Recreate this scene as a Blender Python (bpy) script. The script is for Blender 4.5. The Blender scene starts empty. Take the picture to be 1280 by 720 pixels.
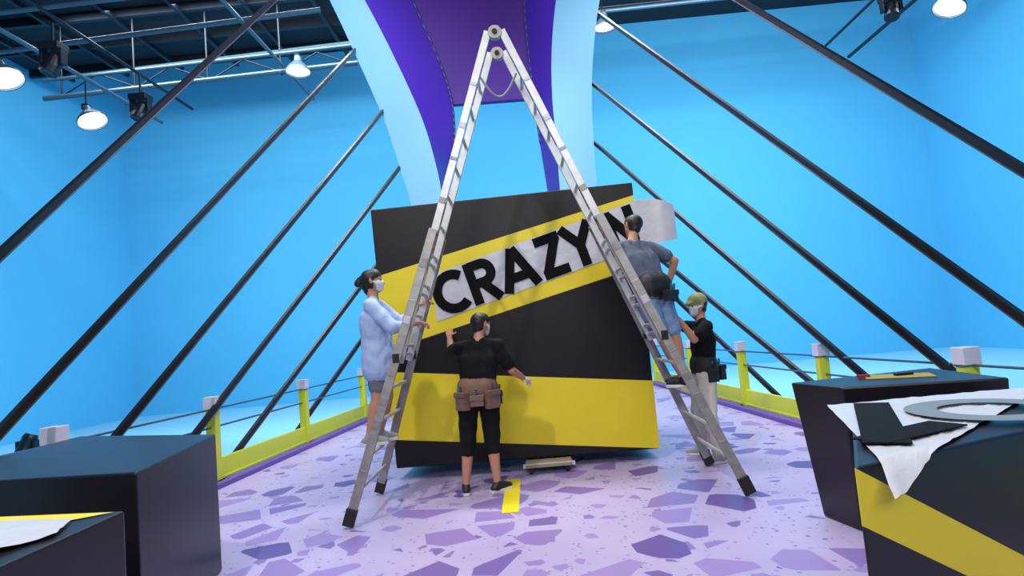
import bpy, bmesh, math, random
import numpy as np
from mathutils import Matrix, Vector, Quaternion
random.seed(7); rng=np.random.default_rng(7)
scn=bpy.context.scene
V=Vector
def lin(c):
    return tuple(((x/255)/12.92 if x/255<=.04045 else ((x/255+.055)/1.055)**2.4) for x in c)+(1.0,)
# ------------------------------------------------------------ materials
def mat(name,rgb,rough=.5,metal=0,var=.12,scale=6,bump=0,emit=0,alpha=1,spec=.5,coat=0):
    m=bpy.data.materials.new(name); m.use_nodes=True; nt=m.node_tree; b=nt.nodes["Principled BSDF"]
    c=lin(rgb)
    tc=nt.nodes.new("ShaderNodeTexCoord"); n=nt.nodes.new("ShaderNodeTexNoise"); n.inputs["Scale"].default_value=scale; n.inputs["Detail"].default_value=4
    nt.links.new(tc.outputs["Object"],n.inputs["Vector"])
    mx=nt.nodes.new("ShaderNodeMix"); mx.data_type='RGBA'
    mx.inputs[6].default_value=tuple(x*(1-var) for x in c[:3])+(1,); mx.inputs[7].default_value=tuple(min(1,x*(1+var)) for x in c[:3])+(1,)
    nt.links.new(n.outputs["Fac"],mx.inputs[0]); nt.links.new(mx.outputs[2],b.inputs["Base Color"])
    b.inputs["Roughness"].default_value=rough; b.inputs["Metallic"].default_value=metal
    b.inputs["Specular IOR Level"].default_value=spec; b.inputs["Coat Weight"].default_value=coat
    if bump:
        bp=nt.nodes.new("ShaderNodeBump"); bp.inputs["Strength"].default_value=bump; bp.inputs["Distance"].default_value=.02
        nt.links.new(n.outputs["Fac"],bp.inputs["Height"]); nt.links.new(bp.outputs[0],b.inputs["Normal"])
    return m
M={}
M['wall']=mat('studio_blue',(92,190,232),.8,var=.04,scale=.3,spec=.15)
M['wfloor']=mat('studio_floor_blue',(150,218,242),.6,var=.05,scale=.4,spec=.3)
M['ceil']=mat('ceiling_dark',(24,32,42),.8)
M['front']=mat('front_wall_paint',(60,80,110),.8)
M['pipe']=mat('black_pipe',(26,34,44),.4,.5)
M['pipeg']=mat('grey_pipe',(72,98,114),.4,.4)
M['cable']=mat('black_bar',(30,30,36),.3,.3,spec=.6)
M['cabledge']=mat('bar_edge_highlight',(120,122,128),.3,.8)  # thin silver strip put in as the highlight on glossy bar edges
M['arch']=mat('arch_light_blue',(98,158,194),.5,var=.05,scale=1)
M['archs']=mat('arch_side_blue',(70,120,190),.5,var=.05)
M['purple']=mat('arch_purple',(74,42,170),.5,var=.06,scale=1)
M['purpled']=mat('arch_deep_purple',(62,8,126),.55,var=.06,scale=1,spec=.3)
M['seam']=mat('seam_metal',(70,74,130),.4,.3)
M['yel']=mat('yellow_paint',(232,210,34),.45,var=.06,scale=4)
M['ryel']=mat('rail_yellow',(200,206,44),.45,var=.06,scale=4)
M['blk']=mat('black_paint',(17,16,19),.45,var=.25,scale=3,spec=.35)
M['blk2']=mat('black_block_paint',(27,24,31),.34,var=.25,scale=3,spec=.42)
M['film']=mat('white_film',(200,200,206),.35,var=.06,scale=9,bump=.5)
M['ink']=mat('black_letter_vinyl',(14,14,16),.75,spec=.12)
M['greyv']=mat('grey_letter_vinyl',(120,128,134),.5)
M['capw']=mat('post_cap_white',(208,204,216),.3)
M['curb']=mat('purple_curb',(96,70,150),.5)
M['alu']=mat('ladder_aluminium',(196,196,196),.38,.45,var=.25,scale=14)
M['alud']=mat('ladder_aluminium_worn',(150,148,146),.45,.4,var=.4,scale=14)
M['rub']=mat('black_rubber',(28,28,28),.7)
M['orange']=mat('ladder_lock_orange',(200,100,45),.5)
M['skin']=mat('skin',(188,134,106),.55,var=.06)
M['hairm']=mat('hair_black',(24,18,17),.5,var=.3,scale=40,bump=.4)
M['tblk']=mat('black_tshirt',(20,20,23),.9,var=.2,scale=10,bump=.6,spec=.2)
M['sblk']=mat('black_shorts',(22,22,25),.9,var=.2,scale=10,bump=.6,spec=.2)
M['lshirt']=mat('light_blue_shirt',(162,184,222),.8,var=.10,scale=8,bump=.8)
M['gshort']=mat('grey_shorts',(104,106,116),.85,scale=10,bump=.5)
M['gtee']=mat('slate_tshirt',(82,90,110),.85,var=.14,scale=9,bump=.7)
M['denim']=mat('denim_shorts',(118,146,184),.85,var=.3,scale=18,bump=.6)
M['khaki']=mat('cream_trousers',(206,200,186),.85,scale=9,bump=.7)
M['olive']=mat('olive_cap',(136,140,96),.8)
M['mask']=mat('face_mask_white',(222,226,230),.7)
M['shoe']=mat('black_shoe',(24,24,27),.5)
M['shoew']=mat('shoe_sole_white',(215,215,215),.5)
M['shoeg']=mat('grey_shoe',(150,150,150),.6)
M['belt']=mat('tool_belt_brown',(118,90,74),.7,var=.3,scale=15)
M['beltb']=mat('tool_belt_black',(24,24,26),.6)
M['glove']=mat('white_glove',(226,226,226),.8)
M['eye']=mat('eye_dark',(20,15,14),.2)
M['wood']=mat('dolly_board',(150,140,120),.6)
M['red']=mat('tool_red',(150,40,40),.4)
M['oy']=mat('old_yellow_offcut',(150,134,66),.7)
def emis(name,rgb,s):
    m=bpy.data.materials.new(name); m.use_nodes=True; nt=m.node_tree; nt.nodes.clear()
    e=nt.nodes.new("ShaderNodeEmission"); e.inputs[0].default_value=lin(rgb); e.inputs[1].default_value=s
    o=nt.nodes.new("ShaderNodeOutputMaterial"); nt.links.new(e.outputs[0],o.inputs[0]); return m
M['lampglow']=emis('lamp_glow',(255,246,232),9)
def terrazzo():
    m=bpy.data.materials.new('lilac_terrazzo'); m.use_nodes=True; nt=m.node_tree; b=nt.nodes["Principled BSDF"]
    N=nt.nodes.new; L=nt.links.new
    g=N("ShaderNodeNewGeometry")
    def math_(op,a,b_=None,c=None):
        n=N("ShaderNodeMath"); n.operation=op
        for i,x in enumerate((a,b_,c)):
            if x is None: continue
            if isinstance(x,(int,float)): n.inputs[i].default_value=x
            else: L(x,n.inputs[i])
        return n.outputs[0]
    def layer(scale,edge,thr,off):
        mp=N("ShaderNodeMapping"); mp.inputs["Location"].default_value=off; L(g.outputs["Position"],mp.inputs[0])
        v1=N("ShaderNodeTexVoronoi"); v1.voronoi_dimensions='2D'; v1.feature='DISTANCE_TO_EDGE'; v1.inputs["Scale"].default_value=scale; L(mp.outputs[0],v1.inputs["Vector"])
        v2=N("ShaderNodeTexVoronoi"); v2.voronoi_dimensions='2D'; v2.feature='F1'; v2.inputs["Scale"].default_value=scale; L(mp.outputs[0],v2.inputs["Vector"])
        sp=N("ShaderNodeSeparateColor"); L(v2.outputs["Color"],sp.inputs[0])
        e=math_('MULTIPLY_ADD',sp.outputs[1],edge*1.2,edge)
        a=math_('GREATER_THAN',v1.outputs["Distance"],e)
        r=math_('GREATER_THAN',sp.outputs[0],thr)
        return math_('MULTIPLY',a,r), sp.outputs[2]
    m1,c1=layer(2.7,.085,.62,(5.1,2.7,0)); m2,c2=layer(6.8,.13,.84,(8,2,0)); m3,c3=layer(26,.2,.82,(1,5,0))
    nz=N("ShaderNodeTexNoise"); nz.inputs["Scale"].default_value=1.3; L(g.outputs["Position"],nz.inputs["Vector"])
    bm=N("ShaderNodeMix"); bm.data_type='RGBA'; bm.inputs[6].default_value=lin((170,152,196)); bm.inputs[7].default_value=lin((192,178,214)); L(nz.outputs["Fac"],bm.inputs[0])
    cur=bm.outputs[2]
    for mk,cc in ((m3,c3),(m2,c2),(m1,c1)):
        rp=N("ShaderNodeValToRGB"); rp.color_ramp.elements[0].color=lin((96,74,146)); rp.color_ramp.elements[1].color=lin((158,134,192)); L(cc,rp.inputs[0])
        e=rp.color_ramp.elements.new(.4); e.color=lin((136,112,176))
        x=N("ShaderNodeMix"); x.data_type='RGBA'; L(mk,x.inputs[0]); L(cur,x.inputs[6]); L(rp.outputs[0],x.inputs[7]); cur=x.outputs[2]
    L(cur,b.inputs["Base Color"]); b.inputs["Roughness"].default_value=.36; b.inputs["Specular IOR Level"].default_value=.4
    return m
M['deck']=terrazzo()
# ------------------------------------------------------------ mesh helper
class MB:
    def __init__(s): s.v=[]; s.f=[]; s.m=[]; s.mats=[]
    def mi(s,k):
        if k not in s.mats: s.mats.append(k)
        return s.mats.index(k)
    def add(s,vs,fs,k):
        o=len(s.v); s.v+= [tuple(x) for x in vs]; i=s.mi(k)
        for f in fs: s.f.append(tuple(o+a for a in f)); s.m.append(i)
    def hexa(s,b,t,k):
        s.add(list(b)+list(t),[(3,2,1,0),(4,5,6,7),(0,1,5,4),(1,2,6,5),(2,3,7,6),(3,0,4,7)],k)
    def box(s,c,d,k,R=None):
        c=V(c); h=[V((x*d[0]/2,y*d[1]/2,z*d[2]/2)) for z in(-1,1) for x,y in((-1,-1),(1,-1),(1,1),(-1,1))]
        if R: h=[R@a for a in h]
        h=[c+a for a in h]; s.hexa(h[:4],h[4:],k)
    def beam(s,p,q,w,h,k,up=(0,0,1)):
        p=V(p);q=V(q); d=(q-p).normalized(); a=d.cross(V(up)).normalized(); b=a.cross(d).normalized()
        c=[a*x*w/2+b*y*h/2 for x,y in((-1,-1),(1,-1),(1,1),(-1,1))]
        s.hexa([p+x for x in c],[q+x for x in c],k)
    def tube(s,p,q,r0,r1,k,n=12):
        p=V(p);q=V(q); R=(q-p).to_track_quat('Z','Y').to_matrix(); vs=[]
        for c,r in((p,r0),(q,r1)):
            for i in range(n):
                a=2*math.pi*i/n; vs.append(c+R@V((r*math.cos(a),r*math.sin(a),0)))
        fs=[(i,(i+1)%n,n+(i+1)%n,n+i) for i in range(n)]+[tuple(range(n-1,-1,-1)),tuple(range(n,2*n))]
        s.add(vs,fs,k)
    def lathe(s,c,prof,k,axis=(0,0,1),n=20):
        c=V(c); R=V(axis).to_track_quat('Z','Y').to_matrix(); vs=[]
        for r,z in prof:
            for i in range(n):
                a=2*math.pi*i/n; vs.append(c+R@V((r*math.cos(a),r*math.sin(a),z)))
        fs=[]
        for j in range(len(prof)-1):
            for i in range(n): fs.append((j*n+i,j*n+(i+1)%n,(j+1)*n+(i+1)%n,(j+1)*n+i))
        s.add(vs,fs,k)
    def obj(s,name,bevel=0,smooth=False,parent=None):
        me=bpy.data.meshes.new(name); me.from_pydata(s.v,[],s.f)
        for k in s.mats: me.materials.append(M[k])
        me.polygons.foreach_set('material_index',s.m)
        if smooth: me.polygons.foreach_set('use_smooth',[True]*len(s.f))
        me.update()
        bm=bmesh.new(); bm.from_mesh(me); bmesh.ops.recalc_face_normals(bm,faces=bm.faces); bm.to_mesh(me); bm.free()
        o=bpy.data.objects.new(name,me); scn.collection.objects.link(o)
        if bevel:
            b=o.modifiers.new('bevel','BEVEL'); b.width=bevel; b.segments=2; b.limit_method='ANGLE'
        if parent: o.parent=parent
        return o
def empty(name):
    e=bpy.data.objects.new(name,None); e.empty_display_size=.2; scn.collection.objects.link(e); return e
# ------------------------------------------------------------ room
ZB=-.4; ZC=13.3; XL=-15.3; XR=15.9; YB=23; YF=-10
def room(name,vs,k):
    b=MB(); b.add(vs,[(0,1,2,3)],k); return b.obj(name)
room('floor',[(XL,YF,ZB),(XR,YF,ZB),(XR,YB,ZB),(XL,YB,ZB)],'wfloor')
room('wall_back',[(XL,YB,ZB),(XR,YB,ZB),(XR,YB,ZC),(XL,YB,ZC)],'wall')
room('wall_left',[(XL,YF,ZB),(XL,YB,ZB),(XL,YB,ZC),(XL,YF,ZC)],'wall')
room('wall_right',[(XR,YF,ZB),(XR,YB,ZB),(XR,YB,ZC),(XR,YF,ZC)],'wall')
room('wall_front',[(XL,YF,ZB),(XR,YF,ZB),(XR,YF,ZC),(XL,YF,ZC)],'front')
room('ceiling',[(XL,YF,ZC),(XR,YF,ZC),(XR,YB,ZC),(XL,YB,ZC)],'ceil')
# ------------------------------------------------------------ deck
lx=lambda y:-(4.42-.08*y); rx=lambda y:3.97-.07*y
b=MB(); y0,y1=-3,16.5
b.hexa([(lx(y0)-.3,y0,ZB),(rx(y0)+.3,y0,ZB),(rx(y1)+.3,y1,ZB),(lx(y1)-.3,y1,ZB)],
       [(lx(y0)-.3,y0,0),(rx(y0)+.3,y0,0),(rx(y1)+.3,y1,0),(lx(y1)-.3,y1,0)],'deck')
b.obj('bridge_deck')
# ------------------------------------------------------------ railings
def railing(name,fx,sg,ys):
    b=MB()
    ya,yb=ys[0]-1.2,ys[-1]
    def P(y,z,o=0): return V((fx(y)+sg*o,y,z))
    b.beam(P(ya,.03,.02),P(yb,.03,.02),.16,.06,'curb')
    b.beam(P(ya,.20,.14),P(yb,.20,.14),.05,.22,'ryel')
    b.beam(P(ya,.075,.16),P(yb,.075,.16),.12,.03,'ryel')
    for z in(.92,.70): b.tube(P(ya,z,.14),P(yb,z,.14),.013,.013,'pipeg',8)
    for y in ys:
        b.box(P(y,.47,.14),(.12,.12,.94),'ryel'); b.box(P(y,.03,.14),(.2,.2,.06),'ryel')
        b.box(P(y,1.0,.14),(.15,.15,.15),'capw')
        b.box(P(y,.92,.14),(.14,.14,.02),'pipeg')
    return b.obj(name,.006)
railing('bridge_railing',lx,-1,[2.6,5.15,7.4,9.87,12.6,15.4])
railing('bridge_railing',rx,1,[2.9,5.3,7.55,9.9,12.4,15.0])
# ------------------------------------------------------------ cables
def cable(a,bb):
    b=MB(); b.beam(a,bb,.054,.066,'cable')
    a=V(a); bb=V(bb); d=(bb-a).normalized(); s=d.cross(V((0,0,1))).normalized(); u=s.cross(d)
    sg=1 if a.x<0 else -1
    b.beam(a-u*.031+s*sg*.028,bb-u*.031+s*sg*.028,.010,.010,'cabledge')
    b.box(a-V((0,0,.03)),(.16,.22,.12),'pipe')
    b.obj('bridge_stay_cable')
for a,c in [((-4.3,2.2,.1),(-3.83,13.3,10.85)),((-4.22,3.35,.1),(-3.3,13.3,8.44)),((-4.18,4.75,.1),(-2.75,13.3,6.95)),
            ((-4.15,6.25,.1),(-2.45,13.3,5.62)),((-4.12,7.9,.1),(-2.3,13.3,4.4)),((-4.1,10.1,.1),(-2.35,13.3,3.3)),
            ((4.05,2.05,.1),(2.46,13.3,11.0)),((3.98,3.22,.1),(2.18,13.3,8.7)),((3.93,4.5,.1),(1.92,13.3,7.05)),
            ((3.93,6.05,.1),(1.85,13.3,5.66)),((3.92,7.5,.1),(1.85,13.3,4.1)),((3.92,9.7,.1),(2.1,13.3,3.4))]:
    cable(a,c)
# ------------------------------------------------------------ arch tower
def cr(P,n=6):
    P=[V((p[0],p[1])) for p in P]; out=[]
    for i in range(len(P)-1):
        p0=P[max(i-1,0)];p1=P[i];p2=P[i+1];p3=P[min(i+2,len(P)-1)]
        for j in range(n):
            t=j/n; out.append(.5*((2*p1)+(p2-p0)*t+(2*p0-5*p1+4*p2-p3)*t*t+(3*p1-p0-3*p2+p3)*t**3))
    out.append(P[-1]); return out
Z0=.01
LO=[(-2.1,Z0),(-2.2,3.3),(-2.33,4.6),(-2.51,5.39),(-2.78,6.51),(-3.38,8.24),(-3.82,9.41),(-4.4,10.8),(-5.0,12.2)]
LF=[(-1.4,Z0),(-1.52,3.3),(-1.62,4.6),(-1.68,5.25),(-1.92,6.42),(-2.45,7.94),(-3.02,9.32),(-3.6,10.5),(-4.3,11.7)]
LS=[(-1.55,Z0),(-1.68,3.3),(-1.78,4.7),(-1.6,5.4),(-1.36,6.15),(-1.33,7.13),(-1.54,8.14),(-2.1,9.82),(-2.6,11.2)]
RO=[(1.8,Z0),(1.78,3.3),(1.79,4.62),(1.81,5.52),(1.87,6.6),(2.02,7.69),(2.26,8.78),(2.7,10.2),(3.3,11.8)]
RF=[(1.0,Z0),(.97,3.3),(.975,4.61),(.99,5.6),(1.0,6.69),(1.09,7.78),(1.29,8.89),(1.6,10),(2.1,11.5)]
RS=[(.8,Z0),(.8,3.5),(.76,4.85),(.69,5.95),(.64,7.09),(.60,8.32),(.62,9.54),(.7,10.6),(.8,11.5)]
b=MB()
LO,LF,LS,RO,RF,RS=[cr(p) for p in(LO,LF,LS,RO,RF,RS)]
def strip(A,ya,B,yb,k):
    n=len(A); vs=[(p.x,ya,p.y) for p in A]+[(p.x,yb,p.y) for p in B]
    b.add(vs,[(i,i+1,n+i+1,n+i) for i in range(n-1)],k)
strip(LO,13,LF,13,'arch'); strip(RO,13,RF,13,'arch')
strip(LO,13,LO,14.2,'archs'); strip(RO,13,RO,14.2,'archs')
strip(LO,14.2,LS,14.2,'archs'); strip(RO,14.2,RS,14.2,'archs')
strip(LF,13,LS,14,'purple'); strip(RF,13,RS,14,'purple')
strip(LS,14,LS,14.2,'purple'); strip(RS,14,RS,14.2,'purple')
a=LS[30:]; c=RS[24:24+len(a)]
n=len(a); b.add([(p.x,14.02,p.y) for p in a]+[(p.x,14.02,p.y) for p in c],[(i,i+1,n+i+1,n+i) for i in range(n-1)],'purpled')
b.add([(a[0].x,14.02,a[0].y),(c[0].x,14.02,c[0].y),(c[0].x,14.2,c[0].y),(a[0].x,14.2,a[0].y)],[(0,1,2,3)],'purpled')
for S in(LS[18:],RS[18:]):
    for i in range(len(S)-1): b.tube((S[i].x,13.97,S[i].y),(S[i+1].x,13.97,S[i+1].y),.03,.03,'seam',6)
b.obj('bridge_arch_tower',smooth=True)
# ------------------------------------------------------------ big striped block
FY=6.8
blk=empty('striped_stage_block')
b=MB(); q=[(-1.60,.14),(1.34,.12),(1.34,3.13),(-1.69,3.09)]
b.hexa([(x,FY,z) for x,z in q],[(x*.96,FY+1.9,z) for x,z in q],'blk'); b.obj('block_body',.012,parent=blk)
def edgeL(z): return -1.60-.09*(z-.14)/2.95
def face_poly(P,k,name,off=.004,th=.003,y=FY,par=None):
    b=MB(); n=len(P); vs=[(x,y-off,z) for x,z in P]+[(x,y-off+th,z) for x,z in P]
    b.add(vs,[tuple(range(n)),tuple(range(2*n-1,n-1,-1))]+[(i,(i+1)%n,n+(i+1)%n,n+i) for i in range(n)],k)
    return b.obj(name,parent=par)
face_poly([(edgeL(1.45),1.45),(1.34,2.16),(1.34,2.98),(edgeL(2.31),2.31)],'yel','yellow_diagonal_stripe',par=blk)
face_poly([(edgeL(.45),.46),(1.34,.125),(1.34,.87),(edgeL(1.22),1.22)],'yel','yellow_lower_stripe',par=blk)
fc=lambda x:2.05+.27*(x+.85)
def sheet(name,fn,nu,nv,k,par,amp=.006):
    vs=[];fs=[]
    for j in range(nv+1):
        for i in range(nu+1):
            p=fn(i/nu,j/nv); vs.append((p[0],p[1]-abs(random.gauss(0,amp)),p[2]))
    for j in range(nv):
        for i in range(nu): a=j*(nu+1)+i; fs.append((a,a+1,a+nu+2,a+nu+1))
    b=MB(); b.add(vs,fs,k); return b.obj(name,smooth=True,parent=par)
sheet('letter_film',lambda u,v:(-1.02+2.36*u,FY-.010,fc(-1.02+2.36*u)-.27+.54*v),40,8,'film',blk,.0015)
sheet('letter_film_loose_end',lambda u,v:(1.34+.42*u,FY-.012-.12*math.sin(u*2.5),fc(1.34)-.27+.54*v-.16*u*u*(v-.35)),10,7,'film',blk,.002)
def arc(cx,cy,rx_,ry_,a0,a1,n=14): return [(cx+rx_*math.cos(math.radians(a0+(a1-a0)*i/n)),cy+ry_*math.sin(math.radians(a0+(a1-a0)*i/n))) for i in range(n+1)]
GL={'c':[arc(.04,0,.38,.40,48,312,20)],
 'r':[[(-.26,-.5),(-.26,.5)],[(-.26,.4),(.0,.4)]+arc(.02,.185,.21,.215,90,-90,12)+[(-.26,-.03)],[(-.03,-.05),(.27,-.5)]],
 'a':[[(-.37,-.5),(0,.48)],[(.37,-.5),(0,.48)],[(-.22,-.2),(.22,-.2)]],
 'z':[[(-.3,.4),(.3,.4)],[(.22,.4),(-.22,-.4)],[(-.3,-.4),(.32,-.4)]],
 'y':[[(-.34,.5),(0,.0)],[(.34,.5),(0,.0)],[(0,.08),(0,-.5)]],
 'i':[[(0,-.5),(0,.5)]],
 'n':[[(-.26,-.5),(-.26,.5)],[(.26,-.5),(.26,.5)],[(-.26,.45),(.26,-.45)]]}
def letter(ch,mx,size,par,k='ink',wd=.22):
    b=MB(); d=0
    for pl in GL[ch]:
        P=[V(p) for p in pl]; n=len(P); Lf=[];Rt=[]
        for i in range(n):
            t=(P[min(i+1,n-1)]-P[max(i-1,0)]).normalized(); nn=V((-t.y,t.x)); w=wd/2
            if 0<i<n-1:
                t1=(P[i]-P[i-1]).normalized(); w/=max(.6,abs(nn.dot(V((-t1.y,t1.x)))))
            Lf.append(P[i]+nn*w); Rt.append(P[i]-nn*w)
        th=.006+d*.0006; d+=1; vs=[]
        for h in(0,th):
            for q_ in Lf+Rt: vs.append(mx@V((q_.x*size,q_.y*size,h)))
        fs=[]; m=2*n
        for i in range(n-1):
            fs+=[(i,i+1,n+i+1,n+i),(m+i,m+n+i,m+n+i+1,m+i+1),(i,m+i,m+i+1,i+1),(n+i,n+i+1,m+n+i+1,m+n+i)]
        fs+=[(0,n,m+n,m),(n-1,m+n-1,m+2*n-1,2*n-1)]
        b.add(vs,fs,k)
    return b.obj('letter_'+ch,parent=par)
for ch,x in zip("crazyin",(-.82,-.45,-.06,.34,.68,.94,1.17)):
    letter(ch,Matrix.Translation((x,FY-.017,fc(x)))@Matrix.Rotation(math.radians(-15),4,'Y')@Matrix.Rotation(math.pi/2,4,'X'),.49,blk)
# dolly
b=MB(); b.box((.1,6.85,.095),(.5,.62,.03),'wood')
for x in(-.1,.3):
    for y in(6.62,7.08): b.tube((x-.018,y,.038),(x+.018,y,.038),.038,.038,'rub',16); b.box((x,y,.065),(.05,.05,.04),'pipeg')
b.box((.1,6.58,.095),(.56,.06,.034),'capw')
b.obj('furniture_dolly')
b=MB(); b.box((-.29,5.85,.003),(.15,1.15,.004),'yel'); b.obj('yellow_floor_tape')
# ------------------------------------------------------------ low blocks
def lowblock(name,bot,top,z):
    e=empty(name); b=MB(); b.hexa([(x,y,.002) for x,y in bot],[(x,y,z) for x,y in top],'blk2'); b.obj('block_body',.012,parent=e); return e
A=[(-2.1,3.14),(-2.37,4.45),(-3.88,5.1),(-3.75,3.35)]
lowblock('black_stage_block',A,A,.98)
B=[(-1.76,2.55),(-1.75,1.5),(-3.2,1.5),(-3.2,2.75)]
eB=lowblock('black_stage_block',B,B,.93)
def topsheet(name,P,k,par,z,nu=10,nv=8,amp=.008,drape=None):
    P=[V(p) for p in P]; vs=[];fs=[]
    for j in range(nv+1):
        for i in range(nu+1):
            u=i/nu;v=j/nv; p=(P[0]*(1-u)+P[1]*u)*(1-v)+(P[3]*(1-u)+P[2]*u)*v
            zz=z+.004+abs(random.gauss(0,amp))
            if drape: zz-=drape(p.x,p.y)
            vs.append((p.x,p.y,zz))
    for j in range(nv):
        for i in range(nu): a=j*(nu+1)+i; fs.append((a,a+1,a+nu+2,a+nu+1))
    b=MB(); b.add(vs,fs,k); return b.obj(name,smooth=True,parent=par)
topsheet('yellow_top_stripe',[(-1.79,2.52),(-2.6,2.64),(-2.6,2.44),(-1.95,2.42)],'yel',eB,.93,6,4,0)
topsheet('plastic_film',[(-1.80,2.22),(-1.90,2.44),(-2.5,2.52),(-2.0,1.85)],'film',eB,.937,10,8,.004)
A2t=[(1.93,4.6),(2.05,4.1),(3.0,3.9),(3.1,4.8)]; A2b=[(2.04,4.57),(2.12,4.2),(3.0,4.0),(3.1,4.8)]
eR=lowblock('black_stage_block',A2b,A2t,.98)
b=MB()
b.box((2.62,4.42,.985),(.42,.26,.006),'oy',Matrix.Rotation(-.4,3,'Z')); b.box((2.42,4.5,.995),(.08,.04,.02),'red'); b.box((2.66,4.42,.997),(.12,.04,.016),'blk')
b.obj('board_offcut')
R1=[(1.11,2.2),(2.3,2.68),(2.95,3.6),(1.79,3.5)]
eS=lowblock('striped_stage_block',R1,R1,.95)
f0=V((1.11,2.2)); fd=V((1.19,.48)).normalized(); fn=V((fd.y,-fd.x))
def facept(s,z,o=.004): p=f0+fd*s+fn*o; return (p.x,p.y,z)
b=MB(); P=[(0.0,.95),(0,.75),(1.28,.03),(1.28,.22)]
b.add([facept(s,z) for s,z in P]+[facept(s,z,.0) for s,z in P],[(0,1,2,3),(4,7,6,5),(0,1,5,4),(1,2,6,5),(2,3,7,6),(3,0,4,7)],'yel'); b.obj('yellow_stripe',parent=eS)
def dr(x,y):
    d=(V((x,y))-f0).dot(fn); return 0 if d<0.005 else min(.09,(d-.005)*.9)
topsheet('letter_film',[(1.17,2.08),(1.66,2.48),(2.98,3.6),(1.68,3.55)],'film',eS,.955,26,20,.003,dr)
b=MB()
def bar(p,q_,w,z,k): b.beam((p[0],p[1],z),(q_[0],q_[1],z),w,.006,k)
bar((1.86,3.42),(1.37,2.44),.17,.972,'ink'); bar((1.33,2.50),(1.80,2.72),.16,.973,'ink'); b.obj('letter_l',parent=eS)
b=MB(); n=40; vs=[]
for r in(.34,.20):
    for i in range(n): a=2*math.pi*i/n; vs.append((2.16+r*math.cos(a),2.97+r*math.sin(a),.975))
b.add(vs,[(i,(i+1)%n,n+(i+1)%n,n+i) for i in range(n)],'greyv'); b.obj('letter_o',parent=eS)
# ------------------------------------------------------------ ladder
lad=empty('multi_purpose_ladder')
def half(foot_f,foot_b,apx,name):
    b=MB()
    az=4.42
    def X(z): return foot_f+(apx-foot_f)*z/az
    def P(z,y): return V((X(z),y,z))
    yof=lambda z:5.2+(5.46-5.2)*z/2.55; yob=lambda z:foot_b-(foot_b-6.06)*z/2.55
    dirv=(P(az,0)-P(0,0)).normalized(); nrm=V((dirv.z,0,-dirv.x))
    b.beam(P(.08,yof(.08)),P(2.55,yof(2.55)),.03,.08,'alud',nrm); b.beam(P(.08,yob(.08)),P(2.55,yob(2.55)),.03,.08,'alud',nrm)
    for y in(yof(0),yob(0)): b.beam(P(.022,y),P(.16,y),.05,.095,'rub',nrm)
    for y in(5.54,5.98): b.beam(P(1.35,y),P(az,y),.026,.07,'alu',nrm)
    z=.30
    while z<2.5: b.tube(P(z,yof(z)),P(z,yob(z)),.018,.018,'alu',10); z+=.28
    z=1.5
    while z<az-.15: b.tube(P(z,5.54),P(z,5.98),.017,.017,'alu',10); z+=.28
    for y in(5.5,6.02): b.box(P(2.42,y),(.06,.07,.1),'orange'); b.box(P(2.52,y),(.07,.06,.05),'rub')
    for y in(yof(1.4),yob(1.4)): b.box(P(1.4,y),(.06,.05,.08),'rub')
    for z in(.45,.8,1.0,1.25,1.7,1.9,2.2,2.8,3.2,3.5,3.9):
        y=yof(z) if z<2.5 else 5.54
        b.beam(P(z,y-.017),P(z+.05+.04*math.sin(z*9),y-.017),.006,.06,'capw' if int(z*10)%2 else 'alud',nrm)
    b.obj(name,.004,parent=lad)
half(-1.68,6.27,-.13,'left_section'); half(1.75,6.32,.0,'right_section')
b=MB()
for y in(5.54,5.98):
    b.tube((-.065,y-.03,4.40),(-.065,y+.03,4.40),.065,.065,'alud',20); b.tube((-.065,y-.045,4.40),(-.065,y+.045,4.40),.025,.025,'rub',12)
for i in range(14):
    t0=i/14;t1=(i+1)/14; g=lambda t:V((-.25+.36*t,5.76,4.08-.22*math.sin(math.pi*t)))
    b.tube(g(t0),g(t1),.012,.012,'alud',6)
b.obj('hinge',parent=lad)
# ------------------------------------------------------------ lamps and pipes
def lamp(p,tilt,top):
    e=empty('high_bay_lamp'); p=V(p); ax=V(tilt).normalized()
    b=MB(); b.lathe(p,[(.0,.40),(.09,.40),(.11,.26),(.22,.14),(.32,-.0),(.33,-.05),(.31,-.05),(.29,.0)],'pipeg',ax,24)
    b.lathe(p,[(.0,-.0),(.29,-.0)],'lampglow',ax,24); b.obj('reflector',smooth=False,parent=e)
    b=MB(); q=p+ax*.40; b.tube(q,(q.x,q.y,top),.02,.02,'pipe',8); b.box(q,(.14,.14,.14),'pipe'); b.obj('bracket',parent=e)
for p,t,z in [((-9.9,11.3,7.45),(-.45,.15,.9),8.4),((-9.9,13.7,7.45),(-.45,.15,.9),8.4),((-5.5,15.4,9.0),(0,0.1,1),9.5),((2.95,16.6,10.0),(0,0,1),10.6),((9.9,13.0,7.85),(.45,.1,.9),8.6)]:
    lamp(p,t,z)
def mover(p,top):
    p=V(p); sgn=1 if top>p.z else -1; b=MB()
    b.box(p+V((0,0,.32*sgn)),(.42,.34,.14),'pipe')
    for s in(-1,1): b.box(p+V((.2*s,0,.12*sgn)),(.06,.18,.34),'pipe')
    b.lathe(p+V((0,0,0)),[(0,.2),(.13,.2),(.16,.12),(.15,-.1),(.17,-.24),(.14,-.26),(0,-.25)],'pipe',(0.25,.3,.9),16)
    if sgn>0: b.tube(p+V((0,0,.38)),(p.x,p.y,top),.03,.03,'pipe',8)
    b.obj('moving_head_light',.01)
mover((-9.06,11.5,7.75),8.6); mover((-8.9,14,7.7),8.6); mover((9.3,14,8.4),9.0); mover((-11.75,13.8,ZB+.39),ZB)
b=MB()
def pp(a,c,r=.045,k='pipe'): b.tube(a,c,r,r,k,10)
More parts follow.
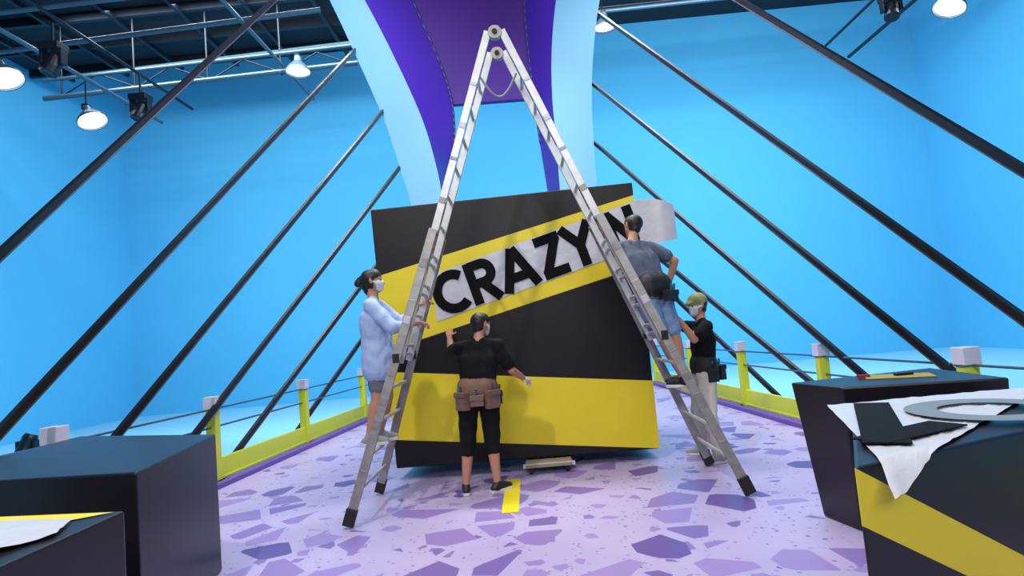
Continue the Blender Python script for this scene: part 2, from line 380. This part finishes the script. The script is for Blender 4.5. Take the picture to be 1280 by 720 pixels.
pp((-12.5,15.5,8.95),(-3.9,15.5,9.1),.07,'pipeg'); pp((-12.5,15.5,9.45),(-3.9,15.5,9.6),.05,'pipeg'); pp((-12,16.3,9.9),(-3.9,16.3,10.1),.06,'pipeg')
pp((-13,13.5,9.2),(-4.2,13.5,9.5),.06,'pipeg'); pp((-13,12,9.2),(-4,12.2,9.5),.05,'pipeg'); pp((-13,10.5,8.7),(-4,10.5,9.0),.05)
pp((-9.9,6,8.4),(-9.9,16.5,8.4),.05,'pipeg'); pp((-9,8,8.7),(-9,16.5,8.7),.04); pp((-6,8,9.3),(-6,18,9.3),.05,'pipeg')
pp((9.9,6,8.6),(9.9,17,8.6),.05); pp((9.3,8,9),(9.3,17,9),.04); pp((1,17,10.65),(15.8,17,10.8),.06,'pipeg'); pp((1,17.6,11.1),(15.8,17.6,11.2),.05)
for i in range(-12,-4,2):
    pp((i,15.5,9),(i,15.5,ZC),.025); pp((i,15.5,8.97),(i+1,15.5,9.5),.02,'pipe'); pp((i+1,15.5,9.5),(i+2,15.5,9.05),.02,'pipe')
for x in(3,8,13): pp((x,17,10.6),(x,17,ZC),.025)
for x in(-9.9,9.9): pp((x,9,8.5),(x,9,ZC),.025)
b.box((-9.8,12.3,11.3),(10.6,12.6,.2),'ceil')
for i in range(9): b.box((-9.8,7+i*1.4,11.1),(10.6,.12,.3),'pipe')
for i in range(6): b.box((-14+i*1.8,12.3,10.95),(.1,12.6,.14),'pipe')
for x,y in((-14,7),(-5,7),(-14,18),(-5,18)): b.tube((x,y,11.2),(x,y,ZC),.05,.05,'pipe',8)
b.obj('overhead_lighting_rig')
# ------------------------------------------------------------ people
def capsule(p,q,r0,r1,n=14,hn=5):
    p=V(p);q=V(q); d=q-p
    if d.length<1e-5: d=V((0,0,1e-4))
    R=d.to_track_quat('Z','Y').to_matrix(); prof=[]
    for i in range(hn+1):
        a=-math.pi/2+i/hn*math.pi/2; prof.append((r0*math.cos(a),r0*math.sin(a)))
    L=d.length
    for i in range(hn+1):
        a=i/hn*math.pi/2; prof.append((r1*math.cos(a),L+r1*math.sin(a)))
    vs=[p+R@V((0,0,prof[0][1]))]
    for r,z in prof[1:-1]:
        for i in range(n): t=2*math.pi*i/n; vs.append(p+R@V((r*math.cos(t),r*math.sin(t),z)))
    vs.append(p+R@V((0,0,prof[-1][1]))); m=len(prof)-2; fs=[]
    for i in range(n): fs.append((0,1+(i+1)%n,1+i))
    for j in range(m-1):
        for i in range(n): fs.append((1+j*n+i,1+j*n+(i+1)%n,1+(j+1)*n+(i+1)%n,1+(j+1)*n+i))
    e=len(vs)-1
    for i in range(n): fs.append((1+(m-1)*n+i,1+(m-1)*n+(i+1)%n,e))
    return vs,fs
def fuse(name,caps,voxel,parent,smooth=4,folds=0):
    vs=[];fs=[]
    for p,q,r0,r1,k in caps:
        a,f=capsule(p,q,r0,r1); o=len(vs); vs+=[tuple(x) for x in a]; fs+=[tuple(o+i for i in g) for g in f]
    me=bpy.data.meshes.new(name+'_tmp'); me.from_pydata(vs,[],fs); me.update()
    ob=bpy.data.objects.new(name+'_tmp',me); scn.collection.objects.link(ob)
    r=ob.modifiers.new('r','REMESH'); r.mode='VOXEL'; r.voxel_size=voxel
    s=ob.modifiers.new('s','SMOOTH'); s.factor=.5; s.iterations=smooth
    dg=bpy.context.evaluated_depsgraph_get(); dg.update()
    nm=bpy.data.meshes.new_from_object(ob.evaluated_get(dg)); bpy.data.objects.remove(ob); nm.name=name
    keys=[]
    for c in caps:
        if c[4] not in keys: keys.append(c[4])
    nm.materials.clear()
    for k in keys: nm.materials.append(M[k])
    n=len(nm.polygons); C=np.empty(n*3); nm.polygons.foreach_get('center',C); C=C.reshape(n,3)
    def nearest(C):
        best=np.full(len(C),1e9); idx=np.zeros(len(C),dtype=np.int32)
        for p,q,r0,r1,k in caps:
            p=np.array(p);q=np.array(q);d=q-p; L=max(d@d,1e-9); t=np.clip((C-p)@d/L,0,1)
            D=np.linalg.norm(C-(p+t[:,None]*d),axis=1)-(r0+(r1-r0)*t)
            w=D<best; best[w]=D[w]; idx[w]=keys.index(k)
        return idx
    idx=nearest(C)
    nm.polygons.foreach_set('material_index',idx); nm.polygons.foreach_set('use_smooth',[True]*n)
    if folds:
        soft=[keys.index(k) for k in keys if k in('tblk','sblk','lshirt','gshort','gtee','denim','khaki')]
        m=len(nm.vertices); P=np.empty(m*3); nm.vertices.foreach_get('co',P); P=P.reshape(m,3); Nn=np.empty(m*3); nm.vertices.foreach_get('normal',Nn); Nn=Nn.reshape(m,3)
        vi=nearest(P); w=np.isin(vi,soft)*folds
        f=np.sin(P[:,2]*46+np.sin(P[:,0]*19+P[:,1]*13)*2.4)+.7*np.sin(P[:,0]*37-P[:,2]*29+P[:,1]*31)
        P=P+Nn*(w*f)[:,None]; nm.vertices.foreach_set('co',P.ravel())
    nm.update()
    o=bpy.data.objects.new(name,nm); scn.collection.objects.link(o); o.parent=parent; return o
def hand(name,w,d,n,thumb,parent,curl=.35,k='skin'):
    w=V(w); d=V(d).normalized(); n=V(n); n=(n-d*n.dot(d)).normalized(); s=V(thumb); s=(s-d*s.dot(d)-n*s.dot(n)).normalized()
    caps=[(w-d*.035,w+d*.015,.027,.025,k)]
    base=[(.030,.086,(.041,.026,.021),.0092),(.010,.090,(.046,.029,.022),.0094),(-.010,.086,(.042,.027,.021),.0090),(-.029,.078,(.033,.021,.018),.0080)]
    for off,l,seg,r in base:
        kn=w+d*l+s*off
        caps.append((w+d*.018+s*off*.6,kn,.0165,.0125,k))
        p=kn; a=0
        for i,L in enumerate(seg):
            a+=curl*(.7,1.1,.8)[i]; q=p+(d*math.cos(a)+n*math.sin(a))*L; caps.append((p,q,r*(1-.05*i),r*(.93-.06*i),k)); p=q
    p=w+d*.03+s*.028; q=p+(d*.6+s*.75+n*.2).normalized()*.04; t=q+(d*.85+s*.3+n*.35).normalized()*.032; u=t+(d*.9+n*.45).normalized()*.026
    caps+=[(w+d*.015+s*.012,p,.016,.015,k),(p,q,.014,.011,k),(q,t,.0108,.0098,k),(t,u,.0098,.0085,k)]
    return fuse(name,caps,.0042,parent,2)
def person(name,J,face,c,o):
    e=empty(name); J={k:V(v) for k,v in J.items()}; F=V(face).normalized(); up=V((0,0,1))
    pel,nk,hd=J['pel'],J['nk'],J['hd']; sd=(J['sr']-J['sl']).normalized(); ax=(nk-pel).normalized()
    caps=[]; A=lambda p,q,r0,r1,k: caps.append((tuple(p),tuple(q),r0,r1,k))
    sh,pa=c['top'],c['bot']; lo=o.get('loose',0)
    hs=(J['hr']-J['hl']).normalized()
    ch=pel.lerp(nk,.62); wa=pel.lerp(nk,.28)
    for s in(-1,1):
        A(pel+hs*s*.075+up*.02,wa+sd*s*.062,.105+lo,.098+lo,sh)
        A(wa+sd*s*.062,ch+sd*s*.088,.098+lo,.108+lo*.8,sh)
        A(ch+sd*s*.088,nk+sd*s*.10-ax*.075,.106+lo*.8,.075,sh)
    A(ch,nk-ax*.05,.1,.07,sh); A(wa,ch,.1+lo,.105+lo,sh)
    A(nk+sd*.03-ax*.02,J['sr'],.055,.062+lo*.3,sh); A(nk-sd*.03-ax*.02,J['sl'],.055,.062+lo*.3,sh)
    if 'hem' in o:
        for s in(-1,1): A(pel+hs*s*.07,pel+hs*s*.075-up*o['hem'],.11+lo,.112+lo,sh)
    if 'belt' in c:
        for s in(-1,0,1): A(pel+hs*s*.07+up*.05,pel+hs*s*.07+up*.085,.119+lo,.117+lo,c['belt'])
    hu=(hd-nk).normalized(); hu=(hu+up*.8).normalized(); Fh=(F-hu*F.dot(hu)).normalized(); Sh=Fh.cross(hu)
    A(nk-ax*.03,hd-hu*.05-Fh*.012,.056,.05,'skin')
    A(hd+hu*.025-Fh*.015,hd+hu*.03+Fh*.015,.083,.08,'skin')
    A(hd-hu*.02+Fh*.025,hd+hu*.02+Fh*.02,.065,.07,'skin')
    A(hd-hu*.03+Fh*.03,hd-hu*.085+Fh*.062,.055,.028,'skin')
    for s in(-1,1):
        A(hd+Sh*s*.04-hu*.03+Fh*.02,hd-hu*.07+Fh*.045+Sh*s*.018,.035,.026,'skin')
        A(hd+Sh*s*.082-hu*.018-Fh*.005,hd+Sh*s*.084+hu*.012-Fh*.008,.012,.015,'skin')
    A(hd+hu*.012+Fh*.088,hd-hu*.022+Fh*.104,.009,.014,'skin')
    for s in(-1,1): A(hd+hu*.027+Fh*.084+Sh*s*.012,hd+hu*.025+Fh*.078+Sh*s*.045,.011,.01,'skin')
    A(hd-hu*.052+Fh*.086+Sh*.018,hd-hu*.052+Fh*.086-Sh*.018,.008,.008,'skin')
    hk=c.get('hair','hairm')
    A(hd+hu*.035-Fh*.025,hd+hu*.045+Fh*.008,.091,.085,hk); A(hd+hu*.02-Fh*.03,hd-hu*.03-Fh*.035,.086,.062,hk)
    if o.get('bun'):
        A(hd-hu*.02-Fh*.06,hd-hu*.09-Fh*.05,.065,.04,hk); A(hd-Fh*.115+hu*.02,hd-Fh*.14-hu*.01,.04,.038,hk)
        for s in(-1,1): A(hd+Sh*s*.06+hu*.03,hd+Sh*s*.068-hu*.05-Fh*.01,.035,.02,hk)
    if o.get('cap'):
        ck=o['cap']
        A(hd+hu*.055-Fh*.02,hd+hu*.06+Fh*.015,.096,.09,ck); A(hd+hu*.045+Fh*.06,hd+hu*.04+Fh*.15,.05,.012,ck)
        for s in(-1,1): A(hd+hu*.045+Fh*.06+Sh*s*.035,hd+hu*.04+Fh*.13+Sh*s*.04,.03,.012,ck)
    if o.get('mask'):
        A(hd-hu*.025+Fh*.06,hd-hu*.065+Fh*.066,.052,.042,'mask')
        for s in(-1,1): A(hd-hu*.02+Fh*.05+Sh*s*.035,hd-hu*.06+Fh*.05+Sh*s*.026,.038,.03,'mask')
        for s in(-1,1): A(hd-hu*.01+Fh*.04+Sh*s*.075,hd+Sh*s*.09-Fh*.005,.006,.005,'mask')
    sl=o.get('sleeve',.62)
    for a in 'lr':
        s0,e0,w0=J['s'+a],J['e'+a],J['w'+a]
        A(s0,e0,.05,.041,'skin'); A(e0,e0.lerp(w0,.35),.041,.041,'skin'); A(e0.lerp(w0,.35),w0,.041,.028,'skin')
        if sl<=1: A(s0,s0.lerp(e0,sl),.066+lo*.4,.066+lo*.4,sh)
        else:
            A(s0,e0,.064+lo*.3,.056+lo*.3,sh); A(e0,e0.lerp(w0,sl-1),.056+lo*.3,.044,sh)
    hm=o.get('short',.7)
    for a in 'lr':
        h,k_,an,to=J['h'+a],J['k'+a],J['a'+a],J['t'+a]
        A(h,k_,.088,.056,'skin'); A(k_,k_.lerp(an,.3),.054,.058,'skin'); A(k_.lerp(an,.3),an,.058,.036,'skin')
        if hm<=1: A(h,h.lerp(k_,hm),.110,.100-.02*hm,pa)
        else:
            A(h,k_,.110,.082,pa); A(k_,k_.lerp(an,hm-1),.082,.07,pa)
        A(pel,h,.105,.104,pa)
        fd=(to-an); fd.z=0; fd.normalize(); sole=an.z-.085; g=lambda d,z:V((an.x+fd.x*d,an.y+fd.y*d,sole+z))
        A(an-up*.005,g(-.02,.045),.043,.045,c['shoe']); A(g(-.045,.04),g(.08,.042),.038,.040,c['shoe']); A(g(.06,.055),g(.15,.034),.042,.032,c['shoe'])
    fuse('body',caps,.0105,e,3,.0022)
    b=MB()
    for a in 'lr':
        an,to=J['a'+a],J['t'+a]; fd=(to-an); fd.z=0; fd.normalize(); pr=V((-fd.y,fd.x,0)); sole=an.z-.084; P=[]
        for d,w_ in((-.088,.018),(-.07,.034),(0,.034),(.08,.043),(.14,.04),(.175,.024)): P.append((d,w_))
        out=[V((an.x,an.y,0))+fd*d+pr*w_ for d,w_ in P]+[V((an.x,an.y,0))+fd*d-pr*w_ for d,w_ in reversed(P)]
        n=len(out); b.add([(p.x,p.y,sole) for p in out]+[(p.x,p.y,sole+.028) for p in out],[tuple(range(n)),tuple(range(2*n-1,n-1,-1))]+[(i,(i+1)%n,n+(i+1)%n,n+i) for i in range(n)],c.get('sole','shoew'))
    b.obj('shoe_soles',.004,parent=e)
    b=MB()
    for s in(-1,1):
        v,f=capsule(hd+hu*.008+Fh*.078+Sh*s*.03,hd+hu*.008+Fh*.0785+Sh*s*.034,.0125,.0125); b.add(v,f,'eye')
    b.obj('eyes',smooth=True,parent=e)
    for a in 'lr':
        w0=J['w'+a]; spec=o['hand_'+a]; hand('hand_'+('left' if a=='l' else 'right'),w0,spec[0],spec[1],spec[2],e,spec[3],c.get('hand_'+a,'skin'))
    for (ang,wd,ht,kk) in o.get('pouch',[]):
        dv=(hs*math.cos(ang)+up.cross(hs)*math.sin(ang)); p=pel+V((dv.x*.2,dv.y*.17,0))-up*.03
        b=MB(); R=Matrix.Rotation(math.atan2(dv.y,dv.x)+math.pi/2,3,'Z'); b.box(p,(wd,.07,ht),kk,R); b.box(p+up*(ht*.5-.02)+dv*.02,(wd*1.05,.05,.05),kk,R)
        b.tube(p+dv*.01+up*ht*.3,p+dv*.02+up*(ht*.5+.07),.011,.012,'pipeg',8); b.obj('tool_pouch',.012,parent=e)
    return e
person('man_in_black_tshirt',dict(pel=(-.55,6.02,.94),nk=(-.51,6.08,1.485),hd=(-.475,6.12,1.645),sl=(-.705,6.09,1.425),sr=(-.315,6.07,1.425),
  el=(-.82,6.33,1.40),wl=(-.86,6.55,1.56),er=(-.20,6.08,1.16),wr=(-.09,6.30,1.06),hl=(-.655,6.02,.91),hr=(-.445,6.02,.91),
  kl=(-.69,6.04,.49),kr=(-.45,6.05,.49),al=(-.74,6.0,.086),ar=(-.43,6.0,.086),tl=(-.77,6.2,.04),tr=(-.29,6.12,.04)),(.75,.66,-.1),
  dict(top='tblk',bot='sblk',shoe='shoe',hand_r='glove',belt='belt'),
  dict(short=1.22,mask=1,sleeve=.72,loose=.02,hand_l=((-.05,.8,.55),(0,.7,-.7),(1,0,0),.2),hand_r=((.45,.75,-.3),(0,.4,-.9),(-.6,.7,.2),.45),
  pouch=[(-2.4,.15,.17,'belt'),(-.75,.15,.17,'belt'),(-1.57,.13,.1,'belt'),(.1,.1,.12,'beltb')]))
person('woman_in_light_blue_shirt',dict(pel=(-1.46,5.8,1.43),nk=(-1.47,5.8,1.97),hd=(-1.47,5.8,2.15),sl=(-1.46,5.97,1.905),sr=(-1.46,5.63,1.905),
  el=(-1.27,6.04,1.72),wl=(-1.08,6.0,1.88),er=(-1.26,5.58,1.68),wr=(-1.08,5.70,1.70),hl=(-1.45,5.88,1.38),hr=(-1.45,5.72,1.38),
  kl=(-1.42,5.89,1.03),kr=(-1.48,5.70,1.03),al=(-1.53,5.9,.685),ar=(-1.57,5.69,.685),tl=(-1.36,5.92,.6),tr=(-1.40,5.70,.6)),(1,.15,-.05),
  dict(top='lshirt',bot='gshort',shoe='shoeg'),
  dict(short=.66,mask=1,bun=1,sleeve=1.75,loose=.038,hem=.12,hand_l=((.9,0,.5),(.4,0,-.9),(0,-1,0),.6),hand_r=((1,0,.1),(.1,0,-1),(0,1,0),.7)))
person('man_in_slate_tshirt',dict(pel=(1.27,5.97,1.79),nk=(1.13,6.12,2.34),hd=(1.18,6.2,2.52),sl=(.94,6.02,2.28),sr=(1.33,6.19,2.28),
  el=(.86,6.27,2.33),wl=(.91,6.50,2.44),er=(1.57,6.18,2.13),wr=(1.50,6.30,1.88),hl=(1.19,5.93,1.74),hr=(1.36,6.02,1.74),
  kl=(1.31,5.95,1.35),kr=(1.45,6.0,1.35),al=(1.44,5.80,.965),ar=(1.49,6.05,.965),tl=(1.30,5.88,.9),tr=(1.33,6.12,.9)),(-.5,.85,-.1),
  dict(top='gtee',bot='denim',shoe='shoe',belt='beltb'),
  dict(short=.78,sleeve=.6,loose=.026,hand_l=((.1,.9,.3),(0,.4,-.9),(1,0,.2),.25),hand_r=((-.25,.5,-.8),(-.8,.3,0),(0,.8,.3),.6),pouch=[(-.4,.10,.11,'beltb'),(-1.3,.16,.10,'beltb')]))
person('man_in_olive_cap',dict(pel=(1.87,6.62,.94),nk=(1.90,6.62,1.485),hd=(1.875,6.62,1.65),sl=(1.89,6.43,1.42),sr=(1.91,6.80,1.42),
  el=(1.72,6.34,1.30),wl=(1.60,6.38,1.52),er=(1.70,6.80,1.44),wr=(1.60,6.66,1.65),hl=(1.86,6.53,.91),hr=(1.86,6.71,.91),
  kl=(1.83,6.47,.49),kr=(1.80,6.78,.49),al=(1.87,6.42,.086),ar=(1.82,6.86,.086),tl=(1.70,6.38,.04),tr=(1.66,6.9,.04)),(-1,-.25,.15),
  dict(top='tblk',bot='khaki',shoe='shoeg',belt='beltb'),
  dict(short=1.85,sleeve=.65,mask=1,loose=.015,cap='olive',hand_l=((-.5,0,.8),(-.8,.2,-.3),(.1,-1,0),.4),hand_r=((-.5,0,.8),(-.8,0,-.3),(0,1,0),.4),pouch=[(-.3,.15,.18,'beltb'),(3.3,.12,.15,'beltb'),(-1.1,.15,.16,'beltb')]))
# ------------------------------------------------------------ lights
def area(name,p,tgt,sx,sy,w,col):
    l=bpy.data.lights.new(name,'AREA'); l.shape='RECTANGLE'; l.size=sx; l.size_y=sy; l.energy=w; l.color=col
    o=bpy.data.objects.new(name,l); scn.collection.objects.link(o); o.location=p
    o.rotation_euler=(V(tgt)-V(p)).to_track_quat('-Z','Y').to_euler(); return o
area('added_overhead_area',(0,4,12.9),(0,4.5,0),12,8,780,(.98,.97,1))  # one broad panel added in place of the many overhead lamps
area('added_wall_wash',(.3,14.6,10.7),(.3,21,0),24,1.2,1950,(.88,.96,1))  # three unseen panels without housings, added to brighten the blue walls
area('added_wall_wash',(-3,9,10.6),(-13,12,0),1.2,12,1050,(.88,.96,1))
area('added_wall_wash',(3,9,10.6),(13.5,12,0),1.2,12,1050,(.88,.96,1))
area('added_front_fill',(0,-7,7),(0,6,1.4),8,3,620,(1,.97,.94))  # invented fill behind the camera, lifts the front faces and yellow stripes
area('key_lamp',(-3.2,0,9.5),(.3,6.8,1.2),.3,.3,430,(1,.96,.9))
w=bpy.data.worlds.new('w'); scn.world=w; w.use_nodes=True; w.node_tree.nodes['Background'].inputs[0].default_value=(.3,.45,.6,1); w.node_tree.nodes['Background'].inputs[1].default_value=.15
scn.view_settings.view_transform='Standard'; scn.view_settings.look='None'
# ------------------------------------------------------------ camera
cd=bpy.data.cameras.new('camera'); cam=bpy.data.objects.new('camera',cd); scn.collection.objects.link(cam)
cd.sensor_width=36; cd.lens=21.094; cd.clip_end=200
cam.location=(0,0,1.53); cam.rotation_euler=[math.radians(a) for a in(94.327,4.986,1.532)]
scn.camera=cam
